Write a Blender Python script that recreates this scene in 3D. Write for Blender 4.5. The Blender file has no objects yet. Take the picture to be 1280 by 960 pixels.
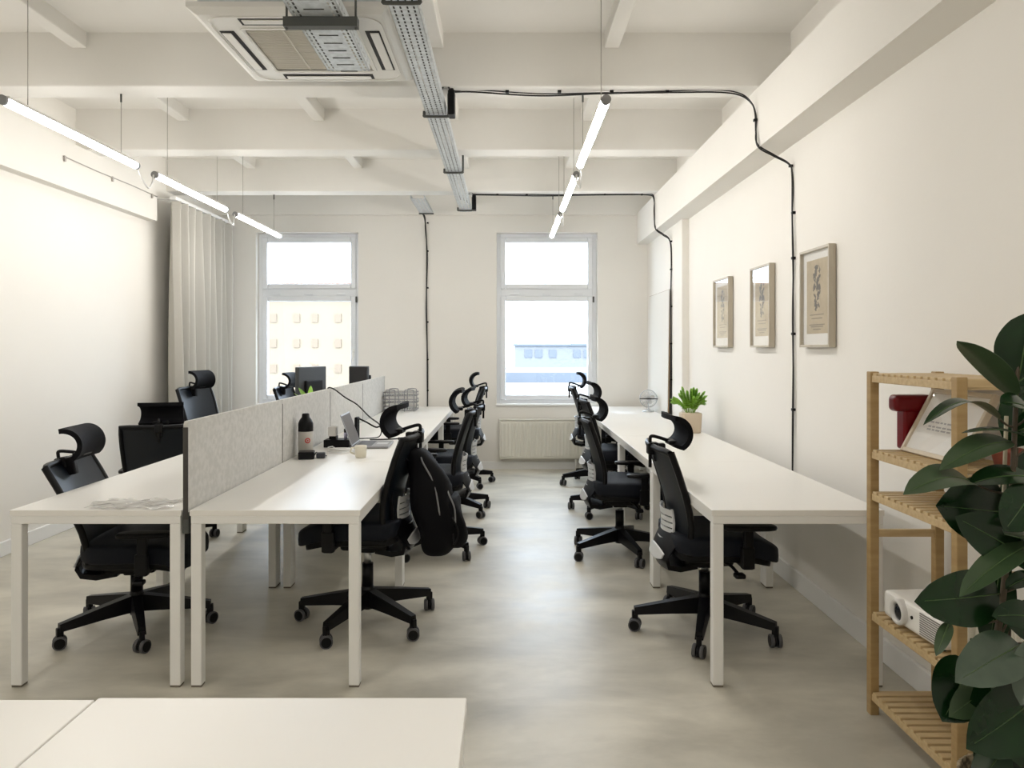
import bpy, bmesh, math, random
from mathutils import Vector, Matrix
random.seed(7)
S = bpy.context.scene
COL = S.collection
PI = math.pi
# ------------------------------------------------------------------ camera, sky, sun, exposure
F, U0, V0, EYE = 930.0, 634.0, 435.0, 1.416          # focal length and vanishing point in pixels of 1280x960, eye height
cam_d = bpy.data.cameras.new('camera'); cam = bpy.data.objects.new('camera', cam_d); COL.objects.link(cam)
cam.location = (0, 0, EYE); cam.rotation_euler = (PI/2, 0, 0)
cam_d.sensor_width = 36; cam_d.lens = F/1280*36
cam_d.shift_x = (640-U0)/1280; cam_d.shift_y = -(480-V0)/1280; cam_d.clip_start = .05; cam_d.clip_end = 400
S.camera = cam
w = bpy.data.worlds.new('sky'); S.world = w; w.use_nodes = True
bg = w.node_tree.nodes['Background']; bg.inputs[0].default_value = (.72, .85, 1, 1); bg.inputs[1].default_value = 9.0
sun_d = bpy.data.lights.new('sun', 'SUN'); sun = bpy.data.objects.new('sun', sun_d); COL.objects.link(sun)
sun_d.energy = 2.6; sun_d.color = (1, .93, .8); sun_d.angle = .02; sun.rotation_euler = (math.radians(58), 0, math.radians(-25))
S.view_settings.view_transform = 'Standard'; S.view_settings.look = 'None'; S.view_settings.gamma = 1
S.view_settings.use_curve_mapping = False; S.view_settings.exposure = 0.1
LAMP = 49.0
S.cycles.use_denoising = True; S.cycles.max_bounces = 12; S.cycles.diffuse_bounces = 7; S.cycles.transparent_max_bounces = 12

def P(u, v, Y):                                       # pixel of the photograph at distance Y
    return Vector(((u-U0)*Y/F, Y, EYE-(v-V0)*Y/F))
# ------------------------------------------------------------------ materials
MATS = {}
def mat(name, col, rough=.5, metal=0, spec=.5, noise=None, bump=None, emit=None, coat=0):
    if name in MATS: return MATS[name]
    m = bpy.data.materials.new(name); m.use_nodes = True; nt = m.node_tree; b = nt.nodes['Principled BSDF']
    b.inputs['Base Color'].default_value = (*col, 1); b.inputs['Roughness'].default_value = rough
    b.inputs['Metallic'].default_value = metal; b.inputs['Specular IOR Level'].default_value = spec
    b.inputs['Coat Weight'].default_value = coat
    if noise or bump:
        tc = nt.nodes.new('ShaderNodeTexCoord')
    if noise:                                         # (scale, other colour, contrast, stretch)
        sc, c2, lo, hi = noise[:4]
        n = nt.nodes.new('ShaderNodeTexNoise'); n.inputs['Scale'].default_value = sc; n.inputs['Detail'].default_value = 6
        src = tc.outputs['Object']
        if len(noise) > 4:
            mp = nt.nodes.new('ShaderNodeMapping'); mp.inputs['Scale'].default_value = noise[4]
            nt.links.new(src, mp.inputs[0]); src = mp.outputs[0]
        nt.links.new(src, n.inputs['Vector'])
        r = nt.nodes.new('ShaderNodeValToRGB'); r.color_ramp.elements[0].position = lo; r.color_ramp.elements[1].position = hi
        r.color_ramp.elements[0].color = (*col, 1); r.color_ramp.elements[1].color = (*c2, 1)
        nt.links.new(n.outputs['Fac'], r.inputs[0]); nt.links.new(r.outputs[0], b.inputs['Base Color'])
    if bump:                                          # (scale, strength)
        n2 = nt.nodes.new('ShaderNodeTexNoise'); n2.inputs['Scale'].default_value = bump[0]; n2.inputs['Detail'].default_value = 5
        nt.links.new(tc.outputs['Object'], n2.inputs['Vector'])
        bp = nt.nodes.new('ShaderNodeBump'); bp.inputs['Strength'].default_value = bump[1]; bp.inputs['Distance'].default_value = .01
        nt.links.new(n2.outputs['Fac'], bp.inputs['Height']); nt.links.new(bp.outputs[0], b.inputs['Normal'])
    if emit:
        b.inputs['Emission Color'].default_value = (*emit[0], 1); b.inputs['Emission Strength'].default_value = emit[1]
    MATS[name] = m
    return m
def see_through(name, col, fac, rough=.0, tint=(1, 1, 1), spec=.5):
    m = bpy.data.materials.new(name); m.use_nodes = True; nt = m.node_tree; nt.nodes.clear()
    o = nt.nodes.new('ShaderNodeOutputMaterial'); mx = nt.nodes.new('ShaderNodeMixShader'); t = nt.nodes.new('ShaderNodeBsdfTransparent')
    g = nt.nodes.new('ShaderNodeBsdfPrincipled'); g.inputs['Base Color'].default_value = (*col, 1); g.inputs['Roughness'].default_value = rough; g.inputs['Specular IOR Level'].default_value = spec
    t.inputs[0].default_value = (*tint, 1)
    mx.inputs[0].default_value = fac; nt.links.new(t.outputs[0], mx.inputs[1]); nt.links.new(g.outputs[0], mx.inputs[2]); nt.links.new(mx.outputs[0], o.inputs[0])
    MATS[name] = m
    return m
def glass(name, f0=.05, k=.95):                       # thin pane: clear, with a mirror that grows towards grazing angles
    m = bpy.data.materials.new(name); m.use_nodes = True; nt = m.node_tree; nt.nodes.clear()
    o = nt.nodes.new('ShaderNodeOutputMaterial'); mx = nt.nodes.new('ShaderNodeMixShader'); t = nt.nodes.new('ShaderNodeBsdfTransparent')
    g = nt.nodes.new('ShaderNodeBsdfGlossy'); g.inputs['Roughness'].default_value = 0; lw = nt.nodes.new('ShaderNodeLayerWeight'); lw.inputs[0].default_value = .5
    pw = nt.nodes.new('ShaderNodeMath'); pw.operation = 'POWER'; pw.inputs[1].default_value = 5
    ma = nt.nodes.new('ShaderNodeMath'); ma.operation = 'MULTIPLY_ADD'; ma.inputs[1].default_value = k; ma.inputs[2].default_value = f0; ma.use_clamp = True
    nt.links.new(lw.outputs['Facing'], pw.inputs[0]); nt.links.new(pw.outputs[0], ma.inputs[0])
    nt.links.new(ma.outputs[0], mx.inputs[0]); nt.links.new(t.outputs[0], mx.inputs[1]); nt.links.new(g.outputs[0], mx.inputs[2]); nt.links.new(mx.outputs[0], o.inputs[0])
    MATS[name] = m
    return m
WALL = mat('wall paint', (.81, .787, .742), .75, spec=.25, noise=(1.3, (.79, .767, .722), .35, .7), bump=(26, .05))
CEIL = mat('ceiling paint', (.79, .775, .74), .8, spec=.2, noise=(2.2, (.76, .745, .71), .35, .7), bump=(14, .12))
TRIM = mat('white trim paint', (.82, .82, .81), .45)
FLOOR = mat('polished concrete', (.66, .635, .565), .3, spec=.5, noise=(.9, (.50, .48, .42), .36, .68, (1, 1.5, 1)), bump=(60, .015))
def rich_floor():
    nt = FLOOR.node_tree; b = nt.nodes['Principled BSDF']; tc = nt.nodes['Texture Coordinate']
    ramp = [n for n in nt.nodes if n.bl_idname == 'ShaderNodeValToRGB'][0]
    n = nt.nodes.new('ShaderNodeTexNoise'); n.inputs['Scale'].default_value = 2.6; n.inputs['Detail'].default_value = 10; n.inputs['Roughness'].default_value = .58; n.inputs['Distortion'].default_value = .25
    mp = nt.nodes.new('ShaderNodeMapping'); mp.inputs['Scale'].default_value = (.55, 1.1, 1); nt.links.new(tc.outputs['Object'], mp.inputs[0]); nt.links.new(mp.outputs[0], n.inputs['Vector'])
    r2 = nt.nodes.new('ShaderNodeValToRGB'); r2.color_ramp.elements[0].position = .35; r2.color_ramp.elements[1].position = .63
    r2.color_ramp.elements[0].color = (.72, .71, .68, 1); r2.color_ramp.elements[1].color = (1.10, 1.09, 1.06, 1)
    nt.links.new(n.outputs['Fac'], r2.inputs[0])
    mu = nt.nodes.new('ShaderNodeMix'); mu.data_type = 'RGBA'; mu.blend_type = 'MULTIPLY'; mu.inputs[0].default_value = 1
    nt.links.new(ramp.outputs[0], mu.inputs[6]); nt.links.new(r2.outputs[0], mu.inputs[7]); nt.links.new(mu.outputs[2], b.inputs['Base Color'])
    rr = nt.nodes.new('ShaderNodeMapRange'); rr.inputs[1].default_value = .3; rr.inputs[2].default_value = .7; rr.inputs[3].default_value = .34; rr.inputs[4].default_value = .46
    nt.links.new(n.outputs['Fac'], rr.inputs[0]); nt.links.new(rr.outputs[0], b.inputs['Roughness'])
rich_floor()
DESK = mat('white laminate', (.80, .785, .75), .32, spec=.5)
DESKM = mat('white powder coat', (.80, .795, .775), .42)
FOOT = mat('grey plastic foot', (.16, .14, .11), .6)
PVC = mat('window plastic', (.78, .80, .83), .3)
BLK = mat('black plastic', (.004, .004, .005), .4, spec=.2)
BLKM = mat('black fabric', (.003, .003, .0045), .75, spec=.15, bump=(420, .35))
NAVY = mat('seat fabric', (.003, .005, .011), .6, spec=.25, bump=(420, .35))
MESH = see_through('black back mesh', (.003, .006, .011), .94, .45, spec=.35)
GREY = mat('light grey plastic', (.62, .63, .64), .4)
TYRE = mat('caster tread grey', (.10, .10, .105), .5, spec=.3)
GALV = mat('galvanised steel', (.66, .70, .73), .4, metal=.35, noise=(30, (.54, .575, .60), .4, .6))
DSTEEL = mat('dark steel', (.09, .095, .09), .45, metal=.5)
STEEL = mat('brushed steel', (.55, .56, .57), .3, metal=.9)
ALU = mat('aluminium grey', (.30, .30, .31), .4, metal=.5)
WIRE = mat('thin steel wire', (.35, .33, .30), .5)
CABLE = mat('black cable sheath', (.008, .008, .008), .45)
WCAB = mat('white cable sheath', (.75, .75, .74), .45)
GLOW = mat('lit diffuser', (.9, .9, .88), .5, emit=((1, .965, .915), LAMP))
FELT = mat('grey felt', (.56, .555, .53), .95, spec=.1, noise=(38, (.63, .62, .595), .4, .62), bump=(160, .15))
FELTE = mat('dark panel edge', (.05, .045, .04), .6)
LINEN = mat('grey linen', (.50, .485, .445), .95, spec=.1, bump=(300, .1))
WOOD_SHADED = mat('pale bamboo', (.42, .29, .135), .45, spec=.3, noise=(7, (.34, .22, .095), .35, .7, (1, 1, 6)))  # for the posts: bamboo darkened, their shade put into the colour
WOODX = mat('pale bamboo slat', (.58, .44, .245), .45, spec=.3, noise=(7, (.48, .34, .18), .35, .7, (1, 8, 8)))
RED = mat('dark red gloss', (.15, .002, .005), .3, spec=.3)
TERRA = mat('terracotta', (.22, .055, .035), .6)
WHITE = mat('white plastic', (.80, .79, .76), .35)
LEAF = mat('rubber leaf upper', (.006, .032, .006), .24, spec=.3, noise=(6, (.003, .016, .004), .3, .7))
LEAFB = mat('rubber leaf back', (.045, .075, .034), .35, spec=.35, noise=(9, (.026, .05, .02), .3, .7))
STEM = mat('bark stem', (.07, .05, .03), .7)
ZLEAF = mat('bright green leaf', (.17, .36, .03), .4, noise=(14, (.26, .48, .06), .35, .65))
CLAY = mat('beige ceramic', (.60, .50, .38), .55)
RADI = mat('cream radiator enamel', (.82, .80, .72), .4)
GLASS = glass('clear glass'); PGLASS = glass('picture glass', .09, 1.6)
DARKG = mat('dark recess', (.012, .012, .012), .7)
FRAMEW = mat('champagne frame wood', (.50, .45, .36), .42, noise=(20, (.42, .37, .29), .35, .65, (1, 1, .2)))
MATB = mat('white mount board', (.82, .81, .78), .8)
# ------------------------------------------------------------------ mesh helpers
class MB:
    def __init__(s): s.v = []; s.f = []; s.m = []; s.sm = []
    def add(s, vs, fs, mi=0, smooth=False, M=None):
        o = len(s.v)
        s.v += [tuple(M @ Vector(p)) if M else tuple(p) for p in vs]
        s.f += [tuple(i+o for i in f) for f in fs]; s.m += [mi]*len(fs); s.sm += [smooth]*len(fs)
        return s
    def box(s, x0, x1, y0, y1, z0, z1, mi=0, M=None):
        vs = [(x, y, z) for x in (x0, x1) for y in (y0, y1) for z in (z0, z1)]
        return s.add(vs, [(0, 1, 3, 2), (4, 6, 7, 5), (0, 4, 5, 1), (2, 3, 7, 6), (0, 2, 6, 4), (1, 5, 7, 3)], mi, False, M)
    def rbox(s, x0, x1, y0, y1, z0, z1, r=.004, seg=2, mi=0, M=None):
        bm = bmesh.new(); bmesh.ops.create_cube(bm, size=1)
        for v in bm.verts: v.co = Vector(((x0+x1)/2+v.co.x*(x1-x0), (y0+y1)/2+v.co.y*(y1-y0), (z0+z1)/2+v.co.z*(z1-z0)))
        r = min(r, .49*min(x1-x0, y1-y0, z1-z0))
        bmesh.ops.bevel(bm, geom=bm.edges[:], offset=r, segments=seg, profile=.5, affect='EDGES')
        bm.verts.index_update()
        s.add([v.co[:] for v in bm.verts], [[v.index for v in f.verts] for f in bm.faces], mi, False, M); bm.free()
        return s
    def cyl(s, a, b, r0, r1=None, n=16, mi=0, caps=True, M=None):
        return s.tube([a, b], [r0, r0 if r1 is None else r1], n, mi, caps, M)
    def tube(s, pts, r, n=8, mi=0, caps=True, M=None):
        pts = [Vector(p) for p in pts]; k = len(pts); r = r if isinstance(r, (list, tuple)) else [r]*k
        vs = []; up = None
        for i, p in enumerate(pts):
            t = (pts[min(i+1, k-1)]-pts[max(i-1, 0)]).normalized()
            if up is None: up = Vector((0, 0, 1)) if abs(t.z) < .9 else Vector((1, 0, 0))
            a = (up-t*up.dot(t)).normalized(); b = t.cross(a); up = a
            vs += [p+(a*math.cos(q*2*PI/n)+b*math.sin(q*2*PI/n))*r[i] for q in range(n)]
        fs = [(i*n+q, i*n+(q+1) % n, (i+1)*n+(q+1) % n, (i+1)*n+q) for i in range(k-1) for q in range(n)]
        s.add(vs, fs, mi, True, M)
        if caps:
            o = len(s.v)-len(vs)
            s.f += [tuple(o+q for q in reversed(range(n))), tuple(o+(k-1)*n+q for q in range(n))]; s.m += [mi]*2; s.sm += [False]*2
        return s
    def lathe(s, prof, n=24, mi=0, c=(0, 0, 0), M=None, smooth=True):
        vs = [(c[0]+r*math.cos(2*PI*q/n), c[1]+r*math.sin(2*PI*q/n), c[2]+z) for r, z in prof for q in range(n)]
        fs = [(i*n+q, i*n+(q+1) % n, (i+1)*n+(q+1) % n, (i+1)*n+q) for i in range(len(prof)-1) for q in range(n)]
        return s.add(vs, fs, mi, smooth, M)
    def grid(s, fn, nu, nv, mi=0, smooth=True, closed=False, M=None):
        vs = [fn(i/nu, j/nv) for j in range(nv+1) for i in range(nu+1)]
        fs = [(j*(nu+1)+i, j*(nu+1)+i+1, (j+1)*(nu+1)+i+1, (j+1)*(nu+1)+i) for j in range(nv) for i in range(nu)]
        return s.add(vs, fs, mi, smooth, M)
    def slab(s, fn, nrm, th, nu, nv, mi=0, mi2=None, M=None):       # a sheet with thickness
        a = lambda u, v: Vector(fn(u, v)); b = lambda u, v: Vector(fn(u, v))+Vector(nrm(u, v))*th
        s.grid(a, nu, nv, mi, M=M); s.grid(lambda u, v: b(1-u, v), nu, nv, mi if mi2 is None else mi2, M=M)
        for e in (0, 1):
            s.grid(lambda u, v: a(e, v)+(b(e, v)-a(e, v))*(u if e else 1-u), 1, nv, mi, M=M)
            s.grid(lambda u, v: a(u, e)+(b(u, e)-a(u, e))*(v if not e else 1-v), nu, 1, mi, M=M)
        return s
    def sup(s, c, a, e1=.3, e2=.3, nu=28, nv=14, mi=0, deform=None, M=None):   # superellipsoid
        def pw(x, e): return math.copysign(abs(x)**e, x)
        def fn(u, v):
            th = (v-.5)*PI; ph = u*2*PI
            p = Vector((c[0]+a[0]*pw(math.cos(th), e1)*pw(math.cos(ph), e2), c[1]+a[1]*pw(math.cos(th), e1)*pw(math.sin(ph), e2), c[2]+a[2]*pw(math.sin(th), e1)))
            return deform(p) if deform else p
        return s.grid(fn, nu, nv, mi, M=M)
    def mesh(s, name, mats):
        me = bpy.data.meshes.new(name); me.from_pydata(s.v, [], s.f); me.update()
        for m in (mats if isinstance(mats, (list, tuple)) else [mats]): me.materials.append(m)
        me.polygons.foreach_set('material_index', s.m); me.polygons.foreach_set('use_smooth', s.sm)
        return me
    def obj(s, name, mats, parent=None, **k): return put(name, s.mesh(name, mats), parent, **k)
def put(name, me, parent=None, loc=None, rot=None, **k):
    o = bpy.data.objects.new(name, me); COL.objects.link(o); o.parent = parent
    if loc is not None: o.location = loc
    if rot is not None: o.rotation_euler = rot
    for a, b in k.items(): o[a] = b
    return o
def empty(name, loc=(0, 0, 0), rz=0, **k):
    o = put(name, None, None, loc, (0, 0, rz), **k); o.empty_display_size = .1
    return o
def box(x0, x1, y0, y1, z0, z1): return MB().box(x0, x1, y0, y1, z0, z1)
def spline(pts, n=8):                                  # Catmull-Rom through points
    p = [Vector(q) for q in pts]; p = [p[0]*2-p[1]]+p+[p[-1]*2-p[-2]]; out = []
    for i in range(1, len(p)-2):
        for k in range(n):
            t = k/n; a, b, c, d = p[i-1:i+3]
            out.append(.5*((2*b)+(c-a)*t+(2*a-5*b+4*c-d)*t*t+(3*b-a-3*c+d)*t**3))
    return out+[p[-2]]
# ------------------------------------------------------------------ the room
XL, XR, YB, YF = -3.44, 1.71, 8.72, -2.6               # lower wall faces; upper recess lies further out
ZC, ZB, ZS = 3.32, 2.995, 2.63                         # slab, beam underside, soffit underside
box(-3.9, 2.1, YF-.3, YB+.35, -.25, 0).obj('floor', FLOOR, kind='structure')
ceiling = box(-3.9, 2.1, YF-.3, YB+.35, ZC, ZC+.25).obj('ceiling', CEIL, kind='structure')
BEAMS = [(7.50, 7.70), (5.93, 6.14), (4.49, 4.70), (3.0, 3.2), (1.5, 1.7), (0, .2), (-1.5, -1.3)]
for a, b in BEAMS: MB().rbox(-3.6, XR+.01, a, b, ZB, ZC+.02, .008).obj('beam', CEIL, ceiling)
JX = (.63, -.43, -1.50, -2.58)
edges = [YB]+[y for ab in BEAMS for y in (ab[1], ab[0])]+[YF]
for k in range(0, len(edges)-1, 2):
    for x in JX: MB().rbox(x-.045, x+.045, edges[k+1], edges[k], ZC-.095, ZC+.02, .006).obj('joist', CEIL, ceiling)
wl = box(XL-.3, XL, YF-.3, YB+.35, 0, ZC).obj('wall_left', WALL, kind='structure')
box(XL-.02, -3.35, YF, 7.12, ZS, ZB).obj('soffit', WALL, wl)
wr = box(XR, XR+.3, YF-.3, YB+.35, 0, ZC).obj('wall_right', WALL, kind='structure')
box(1.52, XR+.02, YF, YB, ZS, ZB).obj('soffit', WALL, wr)
box(1.645, XR+.02, 7.0, YB, 0, ZS).obj('pilaster', WALL, wr)
box(-3.9, 2.1, YF-.3, YF, 0, ZC).obj('wall_front', WALL, kind='structure')
WIN = [(-2.945, -1.745), (-.125, 1.06)]; WZ0, WZ1 = .755, 2.77
m = MB(); T = YB+.35
for a, b in ((XL, WIN[0][0]), (WIN[0][1], WIN[1][0]), (WIN[1][1], XR)): m.box(a, b, YB, T, 0, ZC)
for a, b in WIN: m.box(a, b, YB, T, 0, WZ0); m.box(a, b, YB, T, WZ1, ZC)
wb = m.obj('wall_back', WALL, kind='structure')
box(XL, XR, YB-.045, YB, 2.97, ZC).obj('wall_beam', WALL, wb)
box(XL, 1.645, YB-.018, YB, 0, .085).obj('baseboard_back', TRIM, kind='structure')
MB().rbox(XL, XL+.02, YF, YB-.02, 0, .10, .005).obj('baseboard_left', TRIM, kind='structure')
MB().rbox(XR-.02, XR, YF, 6.99, 0, .11, .005).obj('baseboard_right', TRIM, kind='structure')
for i, (a, b) in enumerate(WIN):
    wn = empty('window_%d' % (i+1), ((a+b)/2, YB+.1, WZ0), kind='structure')
    hw = (b-a)/2; H = WZ1-WZ0
    m = MB()
    def ring(m, x0, x1, z0, z1, t, y0, y1, r=.006):
        m.rbox(x0, x0+t, y0, y1, z0, z1, r); m.rbox(x1-t, x1, y0, y1, z0, z1, r)
        m.rbox(x0+t, x1-t, y0, y1, z1-t, z1, r); m.rbox(x0+t, x1-t, y0, y1, z0, z0+t, r)
    ring(m, -hw, hw, 0, H, .05, .0, .08); m.rbox(-hw+.05, hw-.05, 0, .08, 1.27, 1.365, .006)
    m.obj('frame', PVC, wn)
    for z0, z1 in ((.05, 1.27), (1.365, H-.05)):
        m = MB(); ring(m, -hw+.045, hw-.045, z0-.006, z1+.006, .062, -.02, .06, .012); sash = m.obj('sash', PVC, wn)
        MB().add([(-hw+.1, .02, z0+.04), (hw-.1, .02, z0+.04), (hw-.1, .02, z1-.04), (-hw+.1, .02, z1-.04)], [(0, 1, 2, 3)]).obj('pane', GLASS, wn)
    m = MB()
    for x in (-.38, 0, .38): m.rbox(x-.05, x+.05, -.03, -.018, 1.29, 1.312, .004)
    m.obj('catch', PVC, wn)
    m = MB().rbox(hw-.085, hw-.06, -.03, -.018, .55, .65, .004); m.rbox(hw-.08, hw-.065, -.06, -.03, .60, .62, .004); m.rbox(hw-.08, hw-.065, -.065, -.05, .50, .62, .004)
    m.obj('handle', WHITE, wn)
    m = MB().box(hw-.05, hw-.03, -.025, -.012, 1.2, 1.27); m.obj('hinge', DSTEEL, wn)
    MB().rbox(-hw-.01, hw+.01, -.115, .0, -.02, .006, .006).obj('window_sill', TRIM, wn)
# ------------------------------------------------------------------ outside the windows
CREAM = mat('sunlit render', (.205, .165, .118), .9, noise=(.25, (.185, .150, .106), .35, .7))
ROOFB = mat('brown roof', (.15, .085, .065), .9)
PALEB = mat('pale blue render', (.150, .160, .172), .9)
PALEW = mat('facade window grey', (.09, .105, .13), .4)
CREAMW = mat('facade window dull', (.172, .136, .101), .6, spec=.1)
SNOW = mat('light roof', (.30, .30, .29), .9)
BLUER = mat('blue grey roof', (.10, .118, .145), .8)
box(-120, 120, 10, 260, -8.4, -8).obj('ground', mat('outside ground', (.35, .36, .36), .9), kind='structure')
b1 = empty('apartment_building', (-16, 36, -8), label='cream apartment block seen through the window behind the divider desks', category='building')
box(-14, 12.2, 0, 10, 0, 11.9).obj('wall', CREAM, b1)
MB().box(-14.3, 12.4, -.3, 10.3, 11.9, 12.55).obj('roof', ROOFB, b1)
wm = box(-.15, .15, -.05, .05, 0, .40).mesh('window', CREAMW)
for r in range(9):
    for c in range(26): put('window', wm, b1, (-13.3+c*1.0+(.12 if c % 2 else 0), 0, .9+r*1.22))
b2 = empty('office_building', (8, 95, -8), label='long pale blue flat roofed building seen beyond the radiator window', category='building')
box(-7, 18, 0, 12, 0, 9.7).obj('wall', PALEB, b2); box(-7.2, 18.2, -.3, 12.2, 9.7, 9.95).obj('roof', BLUER, b2)
box(1, 16, 3, 10, 9.95, 10.5).obj('roof_house', SNOW, b2)
wm = box(-.45, .45, -.1, .05, 0, 1.0).mesh('window', PALEW)
for x in (-5.3, -4, -2.2, .9, 2.2, 4.4, 6.2, 8): put('window', wm, b2, (x, 0, 8.2))
for x in (-5.3, -4, -2.2, .9, 2.2, 4.4, 6.2, 8): put('window', wm, b2, (x, 0, 5.4))
b3 = empty('low_building', (6, 40, -8), label='low building with light flat roof and blue grey parapet outside radiator window', category='building')
box(-8, 20, -18, 0, 0, 7.55).obj('roof_deck', SNOW, b3); box(-8, 20, 0, 8, 0, 8.1).obj('wall', BLUER, b3); box(-8, 20, 0, 8, 8.1, 8.16).obj('coping', SNOW, b3)
# ------------------------------------------------------------------ lamps on wires
ltube = MB()
LT = 1.25
def lamp_meshes():
    n = 20; r = .022
    def arc(a0, a1, mi, k):
        mb = MB(); mb.grid(lambda u, v: (r*math.cos(a0+(a1-a0)*u), -LT/2+LT*v, r*math.sin(a0+(a1-a0)*u)), k, 1, mi)
        return mb
    d = arc(math.radians(-210), math.radians(30), 0, 16)
    h = arc(math.radians(30), math.radians(150), 0, 8); h.box(-.012, .012, -LT/2+.02, LT/2-.02, .018, .03)
    e = MB().cyl((0, 0, 0), (0, .022, 0), .0235, n=20)
    return d.mesh('diffuser', GLOW), h.mesh('housing', WHITE), e.mesh('end_cap', ALU)
ld, lh, le = lamp_meshes()
LAMPY = [(3.55, 4.80), (5.08, 6.33), (6.58, 7.83), (.2, 1.45), (-1.4, -.15)]  # last entries: unseen lamps added to brighten the near floor and tables
where = ['nearest the cassette air conditioner', 'in the middle of its row', 'at the window end of its row', 'added unseen fill at the room entrance', 'added unseen fill by the front wall']
for row, X, rn in ((0, -2.40, 'on the curtain side'), (1, .47, 'over the aisle')):
    for k, (a, b) in enumerate(LAMPY):
        y = (a+b)/2
        t = empty('linear_lamp', (X, y, 2.596), label='hanging white tube lamp %s, %s' % (rn, where[k]), category='lamp', group='suspended tube lamps')
        put('diffuser', ld, t); put('housing', lh, t); put('end_cap', le, t, (0, LT/2, 0)); put('end_cap', le, t, (0, -LT/2-.022, 0))
        for s in (-1, 1):
            top = (ZB if any(p-.01 <= y+s*.45 <= q+.01 for p, q in BEAMS) else ZC)-.001
            MB().cyl((0, s*.45, .03), (0, s*.45, top-2.596), .0022, n=6).obj('wire', WIRE, t)
            MB().cyl((0, s*.45, top-2.596-.05), (0, s*.45, top-2.596), .006, n=8).obj('wire_clip', DSTEEL, t)
        if k in (0, 1):
            g = LAMPY[k+1][0]-b
            MB().tube(spline([(0, LT/2+.02, 0), (.01, LT/2+.05, -.06), (.015, LT/2+g*.5, -.115), (.0, LT/2+g-.055, -.07), (0, LT/2+g-.03, -.005)]), .006, 6).obj('cord', WCAB, t)
# ------------------------------------------------------------------ air conditioner
ac = empty('ceiling_air_conditioner', (-1.0, 3.83, 2.942), label='white square cassette air conditioner under the ceiling', category='air conditioner')
h = .458
def frust(m, h0, z0, h1, z1, mi=0):
    vs = [(x*h0, y*h0, z0) for x, y in ((-1, -1), (1, -1), (1, 1), (-1, 1))]+[(x*h1, y*h1, z1) for x, y in ((-1, -1), (1, -1), (1, 1), (-1, 1))]
    m.add(vs, [(i, (i+1) % 4, 4+(i+1) % 4, 4+i) for i in range(4)], mi)
m = MB(); frust(m, h-.035, 0, h, .022); frust(m, h, .022, h, .045)
q = [(-1, -1), (1, -1), (1, 1), (-1, 1)]
gi = .262
vs = [(x*(h-.035), y*(h-.035), 0) for x, y in q]+[(x*gi, y*gi, 0) for x, y in q]+[(x*h, y*h, .045) for x, y in q]
m.add(vs, [(i, 4+i, 4+(i+1) % 4, (i+1) % 4) for i in range(4)]+[(8, 9, 10, 11)])
m.obj('panel', WHITE, ac)
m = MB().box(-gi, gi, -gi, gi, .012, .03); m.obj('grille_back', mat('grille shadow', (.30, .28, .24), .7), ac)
m = MB()
for k in range(28): m.rbox(-gi, gi, -gi+.005+k*.0186, -gi+.005+k*.0186+.011, .002, .012, .002, 1)
for x in (-.08, .08): m.box(x-.004, x+.004, -gi, gi, .0, .012)
m.obj('grille', mat('grille beige', (.56, .53, .46), .5), ac)
m = MB()
def rr_ring(R, r, w, z0, z1, m):                       # rounded square rim
    pts = []
    for cx, cy, a0 in ((1, 1, 0), (-1, 1, 90), (-1, -1, 180), (1, -1, 270)):
        for k in range(7):
            a = math.radians(a0+k*15); pts.append(((R-r)*cx+r*math.cos(a), (R-r)*cy+r*math.sin(a)))
    n = len(pts)
    pr = [(1, z1), (1, z0), (1-w/R, z0), (1-w/R, z1)]
    vs = [(x*s, y*s, z) for s, z in pr for x, y in pts]
    m.add(vs, [(i*n+k, i*n+(k+1) % n, (i+1)*n+(k+1) % n, (i+1)*n+k) for i in range(3) for k in range(n)], 0)
rr_ring(.41, .10, .012, -.006, .002, m); rr_ring(.285, .03, .012, -.006, .002, m)
m.obj('panel_rim', WHITE, ac)
for k in range(4):
    a = k*PI/2; Mr = Matrix.Rotation(a, 4, 'Z')
    MB().box(-.25, .25, .315, .385, -.002, .001, M=Mr).obj('air_slot', DARKG, ac)
    MB().rbox(-.235, .235, .336, .379, -.008, -.002, .003, M=Mr).obj('louver', WHITE, ac)
box(-.42, .42, -.42, .42, .046, .32).obj('casing', GALV, ac)
# ------------------------------------------------------------------ cable trays
def tray_plate(w, L, rows, pitch=.036, slot=.022, sw=.008):
    m = MB(); xs = [-w/2]
    for r in rows: xs += [r-sw/2, r+sw/2]
    xs.append(w/2)
    for i in range(0, len(xs), 2): m.add([(xs[i], 0, 0), (xs[i+1], 0, 0), (xs[i+1], L, 0), (xs[i], L, 0)], [(0, 3, 2, 1)])
    n = int(L/pitch)
    for r in rows:
        for k in range(n+1):
            y0 = k*pitch; y1 = min(L, y0+pitch-slot)
            if y1 > y0: m.add([(r-sw/2, y0, 0), (r+sw/2, y0, 0), (r+sw/2, y1, 0), (r-sw/2, y1, 0)], [(0, 3, 2, 1)])
    return m
def tray(x, y0, y1, z, w, rows, label, hgt=.055):
    t = empty('cable_tray', (x, y0, z), label=label, category='cable tray', group='galvanised cable trays')
    L = y1-y0; tray_plate(w, L, rows).obj('tray_bottom', GALV, t)
    for s in (-1, 1):
        m = MB(); q = s*w/2
        m.box(min(q, q-s*.002), max(q, q-s*.002), 0, L, 0, .018); m.box(min(q, q-s*.002), max(q, q-s*.002), 0, L, .026, hgt)
        for k in range(int(L/.05)): m.box(min(q, q-s*.002), max(q, q-s*.002), k*.05, k*.05+.025, .018, .026)
        m.box(min(q, q-s*.012), max(q, q-s*.012), 0, L, hgt-.002, hgt)
        m.obj('side_rail', GALV, t)
    return t
t1 = tray(-.44, 1.2, 7.93, 2.866, .125, (-.043, -.015, .015, .043), 'long perforated steel cable tray running the length of the ceiling')
m = MB()
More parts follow.
